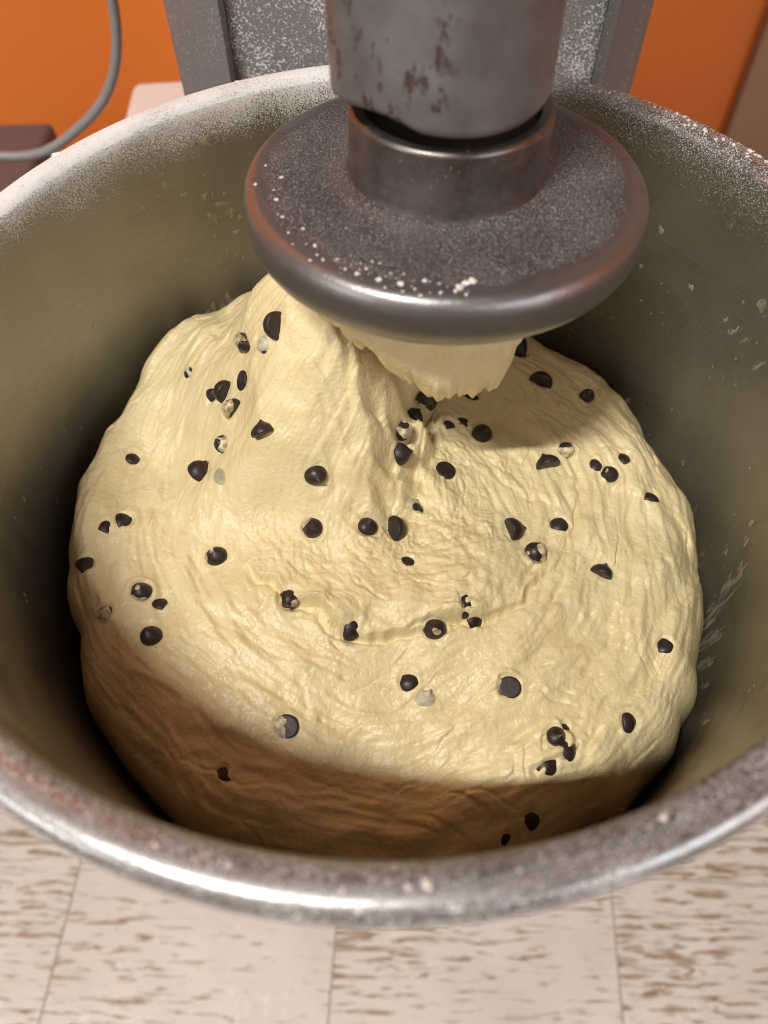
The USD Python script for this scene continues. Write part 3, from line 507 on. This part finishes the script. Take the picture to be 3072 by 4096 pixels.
# chips: (x, y) in the photograph, visible width, pose, tip direction in degrees (0 right, 90 away), dough smear 0..1, label
CH = [
 (594, 703, 48, 'S', 160, .15, 'glossy dark chip on its side high at the back, left of the plate'),
 (530, 747, 40, 'S', 200, .70, 'chip mostly smeared with dough, just below the highest chip at the back'),
 (572, 745, 40, 'F', 20, 1.0, 'chip wholly veiled in pale dough, touching the highest chip at the back'),
 (408, 805, 32, 'F', 90, 1.0, 'pale veiled chip bulging near the left back edge of the dough'),
 (522, 822, 42, 'B', 0, .0, 'chip showing its round flat base, largest of the upper left cluster'),
 (482, 842, 40, 'S', 140, .15, 'chip on its side in the upper left cluster, left of the flat round one'),
 (457, 860, 20, 'V', 250, .2, 'small half buried chip, leftmost of the upper left cluster'),
 (502, 876, 38, 'S', 115, .35, 'chip with smeared lower side, lowest of the upper left cluster'),
 (567, 922, 42, 'S', 80, .15, 'half sunk triangular chip below and right of the upper left cluster'),
 (479, 960, 36, 'T', 30, .35, 'chip with a white smear on its right, above a sideways chip at the left'),
 (438, 1015, 40, 'S', 15, .1, 'chip on its side pointing right at a pale veiled spot'),
 (476, 1030, 36, 'F', 0, 1.0, 'pale veiled chip touched by a sideways chip at its left'),
 (290, 987, 24, 'V', 60, .15, 'small dark chip tip near the left edge of the dough, highest there'),
 (272, 1121, 30, 'V', 20, .2, 'thin half buried chip beside a smaller one at the left edge'),
 (230, 1131, 16, 'V', 70, .1, 'tiny chip speck left of a thin half buried chip at the left edge'),
 (186, 1216, 28, 'V', 45, .1, 'chip sliver on the outermost left edge of the dough against the bowl'),
 (468, 1203, 44, 'T', 120, .3, 'lone chip with a white smear at its upper left, on the smooth left side'),
 (305, 1279, 42, 'T', 100, .3, 'large chip with a pale streak, beside a small oval one at the left'),
 (349, 1297, 28, 'V', 70, .25, 'small oval half buried chip right of a large one at the left'),
 (230, 1320, 26, 'V', 50, .4, 'chip broken by dough strands low at the left edge'),
 (327, 1376, 44, 'T', 110, .08, 'large clean chip lowest on the lit left side'),
 (681, 1025, 46, 'T', 285, .0, 'clean round chip tip up in the middle, above a smeared one'),
 (675, 1141, 44, 'T', 150, .3, 'round chip with dough strands on its right, left of a pair'),
 (794, 1139, 42, 'T', 100, .05, 'creased round chip, left one of the central pair'),
 (858, 1145, 42, 'Q', 10, .0, 'chip tilted with its flat base outward, right one of the central pair'),
 (884, 1212, 20, 'V', 30, .1, 'small oval chip alone below the central pair'),
 (623, 1294, 44, 'T', 280, .3, 'chip with a smeared top sitting on the left end of the fold'),
 (765, 1364, 40, 'V', 340, .25, 'thin chip trapped in the crease at the bottom of the fold'),
 (900, 1090, 36, 'V', 60, .9, 'chip veiled in streaky dough above the central pair'),
 (863, 982, 46, 'T', 40, .1, 'shiny clean chip below the hanging dough lip'),
 (893, 898, 38, 'S', 60, .1, 'triangular chip, middle one of the row under the dough lip'),
 (908, 858, 40, 'S', 200, .5, 'smeared chip nearest the hanging dough lip, left of its neighbour'),
 (931, 860, 34, 'S', 30, .25, 'dark chip nearest the hanging dough lip, at its right'),
 (862, 928, 34, 'S', 160, .6, 'smeared chip at the lower left of the row under the dough lip'),
 (963, 1015, 42, 'B', 0, .05, 'chip with a scuffed flat round base up, right of centre'),
 (1040, 938, 44, 'T', 290, .15, 'round dented chip at the edge of the shade of the plate'),
 (967, 912, 20, 'V', 110, .2, 'left one of two slivers sticking from a raised dough flap'),
 (1001, 906, 18, 'V', 80, .2, 'right one of two slivers sticking from a raised dough flap'),
 (1020, 852, 26, 'V', 70, .2, 'half buried chip in the shade just right of the hanging lip'),
 (1118, 738, 28, 'S', 100, .1, 'chip at the back right of the hanging lip, upper of two'),
 (1124, 760, 32, 'S', 300, .1, 'long chip at the back right of the hanging lip, lower of two'),
 (1170, 819, 42, 'S', 65, .05, 'large triangular chip alone in the back right of the dough'),
 (1268, 863, 26, 'S', 270, .0, 'small triangular chip pointing to the viewer near the back right wall'),
 (1179, 996, 42, 'S', 100, .05, 'triangular chip at the right shade edge, left of a smeared one'),
 (1222, 973, 34, 'T', 60, .45, 'smeared chip at the right shade edge, right of a triangular one'),
 (1284, 1000, 16, 'V', 80, .2, 'tiny sliver between a smeared chip and a ringed chip at the right'),
 (1318, 1025, 36, 'T', 150, .35, 'chip with a white smudge in its middle, at the right'),
 (1352, 988, 24, 'V', 30, .2, 'small half buried chip in the right shade edge near the wall'),
 (1407, 1069, 26, 'V', 80, .1, 'small oval chip nearest the right edge of the dough'),
 (1113, 1146, 44, 'S', 10, .2, 'chip on its side with its tip to the right, above a smudged round one'),
 (1208, 1130, 28, 'V', 70, .2, 'small pointed chip right of the one lying on its side'),
 (1157, 1195, 46, 'T', 60, .4, 'round chip with a big white smudge, right of the central swirl'),
 (1301, 1231, 38, 'S', 60, .1, 'dark faceted chip alone on the smooth right side'),
 (1019, 1309, 14, 'V', 0, .1, 'tiny chip tip above the right part of the fold'),
 (1032, 1341, 15, 'V', 30, .2, 'tiny chip speck in the right part of the fold'),
 (940, 1360, 46, 'T', 150, .4, 'large chip half under the lip of the fold with pale smears'),
 (880, 1469, 32, 'V', 120, .1, 'dark chip in a small hollow below the fold'),
 (918, 1512, 40, 'F', 60, 1.0, 'chip showing blue grey through a veil of dough below a hollow'),
 (1100, 1485, 48, 'B', 0, .05, 'large chip with its flat base up in a hollow, right of the middle'),
 (1362, 1560, 34, 'V', 0, .1, 'dark chip in a dent near the lower right edge'),
 (1437, 1391, 26, 'V', 85, .15, 'narrow upright chip near the right edge, lower one'),
 (619, 1569, 50, 'B', 0, .3, 'flat based chip bitten into by a curl of dough, at the lower middle'),
 (1221, 1568, 18, 'V', 60, .1, 'small chip above a round one, over the long slit at the lower right'),
 (1200, 1590, 30, 'T', 0, .2, 'dull round chip just above the long slit at the lower right'),
 (1232, 1618, 34, 'V', 40, .0, 'long chip in the upper end of the slit at the lower right'),
 (1190, 1652, 24, 'V', 80, .1, 'narrow chip in the lower half of the slit at the lower right'),
 (1155, 1770, 34, 'V', 40, .0, 'long dark chip in the shadow of the front rim, at the right'),
 (1098, 1811, 20, 'V', 0, .0, 'small chip at the front rim in the deepest shadow'),
 (482, 1663, 18, 'V', 90, .0, 'tiny dark chip alone in the shadow at the left front'),
]
# rounded shoulder where the dough leaves the wall, its outline a little ragged
edge = 0.1528 + 0.0012 * polar_noise(400, 9) + 0.0010 * polar_noise(400, 3.5) - 0.0020 * sstep(0.02, 0.12, X)
edge = edge - 0.0050 * sstep(0.09, 0.145, -X) * sstep(-0.06, 0.01, Y) + 0.0040 * gauss(np.hypot(X + 0.090, Y + 0.120), 0.055)
edge = edge + 0.003 * gauss(np.hypot(X + 0.095, Y - 0.118), 0.05)
sh_w = 0.031 - 0.011 * sstep(0.0, 0.14, -X * 0.6 + Y) - 0.008 * sstep(0.02, 0.12, -X - 0.6 * Y)
q = np.clip((RR - (edge - sh_w)) / sh_w, 0, 1.0)
h = h - 0.045 * (1 - np.sqrt(np.maximum(1 - q ** 2, 0)))
h = h - np.clip(RR - edge, 0, 1) * 6
hs = ndimage.gaussian_filter(h, 4)
S0 = 46 * 768 / 1659
chips = []
for (px, py, sz, pose, an, sm, lab) in CH:
    P = hit(hs, px, py)
    gx = (sample(hs, P[0] + .002, P[1]) - sample(hs, P[0] - .002, P[1]))[0] / .004
    gy = (sample(hs, P[0], P[1] + .002) - sample(hs, P[0], P[1] - .002))[0] / .004
    nrm = np.array([-gx, -gy, 1.0]); nrm /= np.linalg.norm(nrm)
    dep = (P - CAM) @ CF
    w = sz * 768 / 1659 * dep / FPX          # visible width in metres
    chips.append([P, nrm, w, pose, an, sm, lab])
    d = np.hypot(X - P[0], Y - P[1])
    if pose in 'TBQS':
        h += (0.0004 + 0.0006 * jn) * gauss(d - 0.0058, 0.0013) - 0.0008 * gauss(d, 0.0046)
    elif pose == 'F':
        h += 0.0012 * gauss(d, 0.006)
    else:
        h -= 0.0012 * gauss(d, w * 0.55); h += 0.0006 * gauss(d - w * 0.8, 0.0014)
keep = RR < edge + 0.004
idx = -np.ones((N, N), int); c4 = keep[:-1, :-1] & keep[1:, :-1] & keep[:-1, 1:] & keep[1:, 1:]
use = np.zeros((N, N), bool); use[:-1, :-1] |= c4; use[1:, :-1] |= c4; use[:-1, 1:] |= c4; use[1:, 1:] |= c4
idx[use] = np.arange(use.sum())
V = np.stack([X[use], Y[use], h[use]], 1)
lim = wall_r(V[:, 2]) - 0.0006; rv = np.hypot(V[:, 0], V[:, 1]); V[:, :2] *= np.minimum(1, lim / np.maximum(rv, 1e-6))[:, None]
a, b, c, e = idx[:-1, :-1][c4], idx[:-1, 1:][c4], idx[1:, 1:][c4], idx[1:, :-1][c4]
F = np.concatenate([np.stack([a, b, c], 1), np.stack([a, c, e], 1)])
dough = thing('dough', 'large mound of pale yellow dough studded with chocolate chips filling the bowl', 'dough')
obj('dough_mass', (V, F), M_dough, dough, smooth=True)

# the lip of dough hanging from under the plate
def vnoise(p, s, seed):
    import meshkit
    return meshkit.noise(np.asarray(p) * s + seed * 17.3)
def lip():
    np_, nz = 260, 56
    ph = np.radians(np.linspace(168, 296, np_)); u = np.linspace(0, 1, np_)
    zb = np.interp(np.degrees(ph), [168, 185, 205, 222, 235, 249, 262, 278, 290, 294.5, 296], [-.022, -.019, -.0185, -.0215, -.027, -.0375, -.0425, -.0430, -.0405, -.036, -.028])
    zb = zb + 0.0042 * ndimage.gaussian_filter1d(rng.standard_normal(np_), 9) + 0.0026 * ndimage.gaussian_filter1d(rng.standard_normal(np_), 1.6)
    rt = np.interp(np.degrees(ph), [168, 200, 240, 270, 290, 296], [.062, .0610, .0575, .0555, .0555, .0530])
    V = []; zt = -0.0030
    prof = np.linspace(0, 1, nz)
    for k in range(nz):                       # outer face, going down
        s = prof[k]; z = zt + (zb - zt) * s
        V.append(np.stack([HO[0] + (rt - 0.006 * s ** 1.5 + 0.0022 * np.sin(3.14 * s)) * np.cos(ph), HO[1] + (rt - 0.006 * s ** 1.5 + 0.0022 * np.sin(3.14 * s)) * np.sin(ph), z], -1))
    for k in range(nz):                       # inner face, going up
        s = 1 - prof[k]; th_ = 0.0012 + 0.012 * (1 - s) ** 0.8; z = zt + (zb - zt) * s
        r_ = rt - 0.006 * s ** 1.5 + 0.0022 * np.sin(3.14 * s) - th_
        V.append(np.stack([HO[0] + r_ * np.cos(ph), HO[1] + r_ * np.sin(ph), z], -1))
    V = np.array(V); m = len(V)
    n = ndimage.gaussian_filter(rng.standard_normal(V.shape[:2]), (6, 2.0)); n /= n.std()
    n2 = ndimage.gaussian_filter(rng.standard_normal(V.shape[:2]), (6, 14)); n2 /= n2.std()
    rad = V[..., :2] - HO[:2]; rad = rad / np.linalg.norm(rad, axis=-1, keepdims=True)
    V[..., :2] += rad * (0.00030 * n + 0.00075 * n2)[..., None]
    f = []
    I = np.arange(m * np_).reshape(m, np_)
    J = np.roll(I, -1, axis=0)
    A, B, C_, D_ = I[:, :-1], I[:, 1:], J[:, 1:], J[:, :-1]
    f = np.concatenate([np.stack([A.ravel(), B.ravel(), C_.ravel()], 1), np.stack([A.ravel(), C_.ravel(), D_.ravel()], 1)])
    caps = []
    for col in (0, np_ - 1):
        for k in range(nz - 1):
            q4 = (I[k, col], I[k + 1, col], I[m - 2 - k, col], I[m - 1 - k, col])
            caps += [(q4[0], q4[1], q4[2]), (q4[0], q4[2], q4[3])]
    t = trimesh.Trimesh(V.reshape(-1, 3), np.vstack([f, caps]), process=False); t.fix_normals(); return t
obj('hanging_lip', lip(), M_dough, dough, smooth=True)
# thin film of dough under the plate's edge
obj('plate_film', moved(lathe([(0.030, -t_d - 0.0002), (0.0585, -t_d - 0.0002), (0.0640, -t_d + 0.0014), (0.0645, -t_d + 0.0004), (0.060, -t_d - 0.0022), (0.030, -t_d - 0.003)], 160, closed=True), R_hook, HO), M_dough, dough)

# ------------------------------------------------------------------ dough hook
hook = thing('dough_hook', 'worn metal dough hook with a round flour specked guard plate under the shaft', 'dough hook', HO, R_hook)
rr_ = t_d / 2
prof = [(0.0, -t_d), (a_d - rr_ - 0.002, -t_d)] + [(a_d - rr_ * 0.72 + rr_ * 0.72 * math.copysign(abs(math.cos(t)) ** 0.8, math.cos(t)), -rr_ + rr_ * math.copysign(abs(math.sin(t)) ** 0.8, math.sin(t))) for t in np.radians(np.linspace(-86, 80, 22))] + [(a_d - rr_ - 0.0005, 0.0001), (0.055, 0.0006), (0.042, 0.0010), (0.037, 0.0017), (0.0348, 0.0034), (0.0, 0.0034)]
obj('guard_plate', lathe(prof, 200), M_plate, hook, smooth=50)
cz = 0.0245
prof = [(r_c + 0.0012, 0.0030), (r_c + 0.0003, 0.0060)] + [(r_c, cz - 0.004)] + arc(r_c - 0.0018, cz - 0.0018, 0.0018, 0, 90, 6) + [(r_c - 0.0042, cz - 0.0004), (r_c - 0.0050, cz - 0.002), (r_c - 0.0052, 0.008), (0.0, 0.008)]
obj('collar', lathe(prof, 160), M_collar, hook, smooth=40)
obj('collar_socket', lathe([(r_c - 0.0053, 0.0215), (0.020, 0.0220), (0.0, 0.0220)], 96), M_dark, hook)
obj('hook_arm', tube(spline([(0, 0, -0.018), (0, 0, -0.05), (-0.02, 0.01, -0.09), (-0.05, 0.0, -0.13), (-0.06, -0.05, -0.17), (-0.02, -0.08, -0.21), (0.02, -0.07, -0.24)], 60), 0.014, 20), M_collar, hook, smooth=True)

# ------------------------------------------------------------------ chocolate chips
def chip_profile(k=0.0):
    return [(0, 0.0001), (0.0040, 0.0), (0.00465, 0.0001), (0.0049, 0.00035), (0.0050, 0.0009), (0.00492, 0.0018), (0.0046, 0.0029), (0.0040, 0.0039), (0.0031, 0.0048), (0.0021, 0.0055), (0.00135, 0.0061), (0.0008, 0.0067), (0.00040, 0.0072), (0.00015, 0.0075), (0, 0.0076)]
base_chip = lathe(chip_profile(), 36)
cls = []
for k in range(5):                              # a few shapes of chip
    m = base_chip.copy(); v = m.vertices.copy()
    s = np.clip(v[:, 2] / 0.0076, 0, 1)
    an = k * 1.3; v[:, 0] += 0.0011 * s ** 2.5 * math.cos(an) * (0.4 + 0.3 * k / 2); v[:, 1] += 0.0011 * s ** 2.5 * math.sin(an) * (0.4 + 0.3 * k / 2)
    v[:, :2] *= 1 + 0.04 * np.sin(2 * np.arctan2(v[:, 1], v[:, 0]) + k)[:, None]
    v[:, 2] *= (1.0, 0.92, 1.08, 0.86, 0.97)[k]
    if k in (1, 3):                             # creased side
        t_ = np.arctan2(v[:, 1], v[:, 0]) - 0.8; v[:, :2] *= (1 - 0.16 * np.exp(-(t_ / 0.22) ** 2) * np.sin(np.pi * np.clip(s * 1.1, 0, 1)))[:, None]
    m.vertices = v; cls.append(m)
def basis(ax):
    ax = ax / np.linalg.norm(ax); t = np.array([1.0, 0, 0]) if abs(ax[0]) < 0.8 else np.array([0, 1.0, 0])
    u = np.cross(t, ax); u /= np.linalg.norm(u); return np.stack([u, np.cross(ax, u), ax], 1)
def smear_mesh(m, amount, seed, side):
    import meshkit
    d = m.subdivide().subdivide() if amount < 1 else m.subdivide()
    n = d.vertex_normals; v = d.vertices
    nz = meshkit.noise(v * 260.0 + seed * 3.7)
    nz = (nz - nz.mean()) / (nz.std() + 1e-9)
    bias = (v - v.mean(0)) @ side; bias = bias / (np.abs(bias).max() + 1e-9)
    val = 0.55 * nz + 1.3 * bias
    thr = np.quantile(val, 1 - min(0.97, amount * 0.75))
    kf = (val[d.faces] > thr).all(1)
    edge = np.clip((val - thr) / 0.8, 0, 1)
    w = v + n * (0.00012 + 0.00045 * edge * (0.7 + 0.5 * np.clip(nz, -1, 1)))[:, None]
    t = trimesh.Trimesh(w, d.faces[kf], process=False); t.remove_unreferenced_vertices(); return t
for k, (P, nrm, w, pose, an, sm, lab) in enumerate(chips):
    m = cls[(k * 7 + 2) % 5]; sc = 1.12
    n_s = nrm
    tan = np.array([math.cos(math.radians(an)), math.sin(math.radians(an)), 0.0]); tan -= n_s * (tan @ n_s); tan /= np.linalg.norm(tan)
    if pose == 'T':   ax = n_s + 0.35 * tan; sc = np.clip(w / 0.0095, 0.8, 1.2); org = P - n_s * 0.0012
    elif pose == 'B': ax = -n_s + 0.10 * tan; sc = np.clip(w / 0.0095, 0.8, 1.2); org = P + n_s * 0.0006
    elif pose == 'Q': ax = -0.45 * n_s + tan; sc = 1.15; org = P + n_s * 0.0018 - tan * 0.003
    elif pose == 'S': ax = tan + 0.12 * n_s; sc = np.clip(w / 0.0080, 0.8, 1.3); org = P - tan * 0.0034 * sc + n_s * 0.0006
    elif pose == 'F': ax = tan * 0.6 + n_s; sc = np.clip(w / 0.0086, 0.8, 1.15); org = P - n_s * 0.0022
    else:
        hw = min(w * 0.52, 0.0047); ax = tan + 0.25 * n_s
        org = P - tan * 0.003 - n_s * (0.0050 * math.sqrt(max(0, 1 - (hw / 0.0050) ** 2)) * 1.0 + 0.0001)
    R = basis(np.asarray(ax)) @ Rotation.from_euler('z', (k * 77) % 360, degrees=True).as_matrix()
    t = thing('chocolate_chip', lab, 'chocolate chip', org, R * sc, 'chocolate chips in the dough')
    obj('chip', m, M_choc, t, smooth=48)
    if sm >= 0.3:
        side = R.T @ (np.array([0.35 * math.cos(k * 2.1), 0.35 * math.sin(k * 2.1), 0]) + np.array([-0.1, -0.3, 0.2]) if sm < 1 else R.T @ n_s)
        obj('dough_smear', smear_mesh(m, sm, k, side), M_film if sm >= 0.9 else M_smear, t, smooth=True)

# ------------------------------------------------------------------ flour lumps on the plate
def lump(p, r, n, flat=0.55):
    s = trimesh.creation.icosphere(subdivisions=1 if r < 0.001 else 2, radius=1.0); v = s.vertices
    v = v * (1 + 0.28 * rng.standard_normal(len(v)))[:, None]
    u = basis(n); v = (v * (r * rng.uniform(.8, 1.35), r * rng.uniform(.8, 1.3), r * flat)) @ u.T + p
    return trimesh.Trimesh(v, s.faces, process=False)
def plate_pt(px, py):
    D = ray(px, py); n = R_hook[:, 2]; o = HO + n * 0.0002; return CAM + D * (((o - CAM) @ n) / (D @ n))
zq = 1800 / 1659 / 1.8517                       # spots read off an enlargement whose left edge lies at x = 900 of 3072
LP = [(208, 655, 13), (262, 602, 12), (240, 706, 10), (190, 736, 13), (266, 648, 8), (214, 800, 9), (235, 858, 8), (288, 843, 11), (332, 905, 13), (228, 932, 14), (362, 958, 11), (315, 960, 10), (415, 955, 8), (445, 992, 9), (487, 1008, 13), (463, 940, 9), (478, 945, 8), (545, 965, 12), (575, 972, 14), (570, 915, 10), (555, 918, 8), (520, 990, 9), (568, 1030, 17), (600, 950, 7), (612, 1008, 8), (648, 1045, 17), (630, 1085, 12), (655, 1075, 9), (735, 1035, 12), (660, 1010, 7), (700, 1000, 6), (720, 1090, 9), (795, 1080, 11), (833, 1010, 8), (865, 1060, 20), (890, 1045, 26), (912, 1035, 20), (940, 943, 14), (890, 1085, 9), (858, 1108, 10), (920, 960, 6), (850, 1075, 12), (112, 680, 9), (150, 610, 7), (220, 625, 6), (270, 730, 5), (700, 1065, 7), (680, 1090, 8), (590, 1060, 8), (500, 970, 7), (530, 940, 6), (1055, 1110, 9), (1030, 1100, 8), (470, 750, 5), (640, 915, 6), (610, 850, 7), (575, 850, 7), (790, 1045, 6), (760, 1020, 5), (1010, 950, 4), (980, 1010, 4), (340, 940, 8), (300, 900, 6), (250, 900, 6), (195, 790, 5), (180, 700, 5)]
for _ in range(70): LP.append((rng.uniform(380, 900), rng.normal(1000, 55), rng.uniform(2.5, 5)))
lumps = []
for (lx, ly, s) in LP:
    P = plate_pt(486 + lx * zq, ly * zq); dep = (P - CAM) @ CF
    dd_ = np.linalg.norm(P - HO)
    if dd_ > a_d - 0.003 or dd_ < r_c + 0.002: continue
    lumps.append(lump(P, s * zq * 0.463 * dep / FPX * 0.62, R_hook[:, 2]))
# crumbs of flour along the rim
for _ in range(150):
    t_ = rng.uniform(0, 2 * np.pi) if _ < 60 else np.radians(rng.normal(40, 14)); aa = np.radians(rng.uniform(60, 120))
    P = np.array([(rc + .0062 * np.cos(aa)) * np.cos(t_), (rc + .0062 * np.cos(aa)) * np.sin(t_), rzc + .0062 * np.sin(aa)])
    lumps.append(lump(P, rng.uniform(0.0003, 0.0008), np.array([0, 0, 1.0]), 0.7))
tag(obj('flour_lumps', trimesh.util.concatenate(lumps), M_flour, smooth=True), 'small white lumps of flour scattered on the hook plate and the rim', 'flour', kind='stuff')

# ------------------------------------------------------------------ dried dough on the bowl's wall
def patch(px, py, w, hgt, slant=0.0, nn=14):
    """a thin irregular flake that follows the wall; px, py where its middle shows, w, hgt in mm along and across the wall"""
    D = ray(px, py); best = None
    for t in np.linspace(0.2, 0.8, 3000):
        P = CAM + D * t
        if np.hypot(P[0], P[1]) > wall_r(P[2]) and P[2] < 0 and P[1] > -0.1: best = P; break
    if best is None: return None
    t0 = math.atan2(best[1], best[0]); ang = np.linspace(0, 2 * np.pi, nn, endpoint=False)
    rad = 1 + 0.38 * rng.standard_normal(nn); rad = np.clip(rad, 0.25, 1.7)
    du = rad * np.cos(ang) * w / 1400; dv = rad * np.sin(ang) * hgt / 1300; du, dv = du * math.cos(slant) - dv * math.sin(slant), du * math.sin(slant) + dv * math.cos(slant)
    z = np.r_[best[2], best[2] + dv]; th_ = t0 + np.r_[0, du] / 0.157; r = wall_r(z) - np.r_[0.0005, np.full(nn, 0.0001)] - (len(fl) % 37) * 0.00001
    v = np.stack([r * np.cos(th_), r * np.sin(th_), z], 1)
    return trimesh.Trimesh(v, [(0, 1 + (i + 1) % nn, 1 + i) for i in range(nn)], process=False)
fl = []
SM = [(478, 668, 14, 10, .3), (510, 664, 12, 6, .1), (548, 672, 14, 7, .2), (580, 655, 12, 12, .4), (600, 640, 9, 14, .3), (440, 690, 12, 6, .5), (1340, 885, 10, 3, .9), (1300, 850, 9, 2, .9), (1250, 812, 10, 2.5, .9), (1545, 1330, 5, 34, 0), (1560, 1290, 6, 24, 0), (1530, 1430, 4, 30, .2), (1538, 1380, 5, 30, .1), (1520, 1480, 2, 10, .3), (1590, 715, 2, 5, .7), (1612, 735, 1.2, 4, .6), (1568, 690, 1.2, 3, .5), (1640, 790, 1.2, 5, .4), (1493, 620, 2, 2, .3), (1385, 575, 1.5, 1.5, .2), (1475, 995, 3, 3, 0), (1612, 1170, 2, 5, .1), (1600, 1230, 3, 9, 0), (1570, 1190, 2, 4, .1), (1625, 1130, 2, 4, 0), (1480, 1150, 2, 26, -.1), (1500, 1230, 3, 24, -.05), (1525, 1560, 2, 9, .4), (1480, 1640, 2, 8, .5), (1340, 870, 3, 9, .7), (1210, 785, 4, 6, .9), (1390, 960, 2, 9, .6), (1280, 800, 2, 3, .7),
      (480, 440, 6, 2, .6), (462, 470, 5, 2, .6), (498, 455, 3, 2, .5), (512, 500, 3, 1.5, .3), (440, 425, 2, 2, 0), (405, 560, 4, 1, .9), (520, 470, 3, 2, 0), (400, 420, 1.5, 1.5, 0), (352, 405, 3, 3, 0), (418, 305, 1.6, 1.6, 0), (440, 305, 3, 3, 0), (350, 345, 2.4, 3, 0), (440, 428, 2.4, 2.6, 0), (610, 640, 6, 4, .4), (552, 655, 2, 5, .4), (535, 665, 1.5, 3, 0), (1430, 495, 3, 2, .3), (1580, 485, 1.5, 2, 0), (1650, 660, 3, 5, .5)]
for (px, py, w, hg, sl) in SM:
    k = patch(px, py, w, hg, sl)
    if k is not None: fl.append(k)
for _ in range(170):
    if _ < 80: px, py = rng.uniform(1180, 1659), rng.uniform(560, 1500)
    elif _ < 130: px, py = rng.uniform(300, 640), rng.normal(480, 60)
    else: px, py = rng.uniform(0, 250), rng.uniform(600, 1350)
    k = patch(px, py, rng.uniform(.4, 1.0), rng.uniform(.5, 1.8), rng.uniform(-.6, .8), 8)
    if k is not None: fl.append(k)
tag(obj('dough_residue', trimesh.util.concatenate(fl), M_residue, smooth=True), 'dried smears and flecks of dough stuck to the inner wall of the bowl', 'dough residue', kind='stuff')
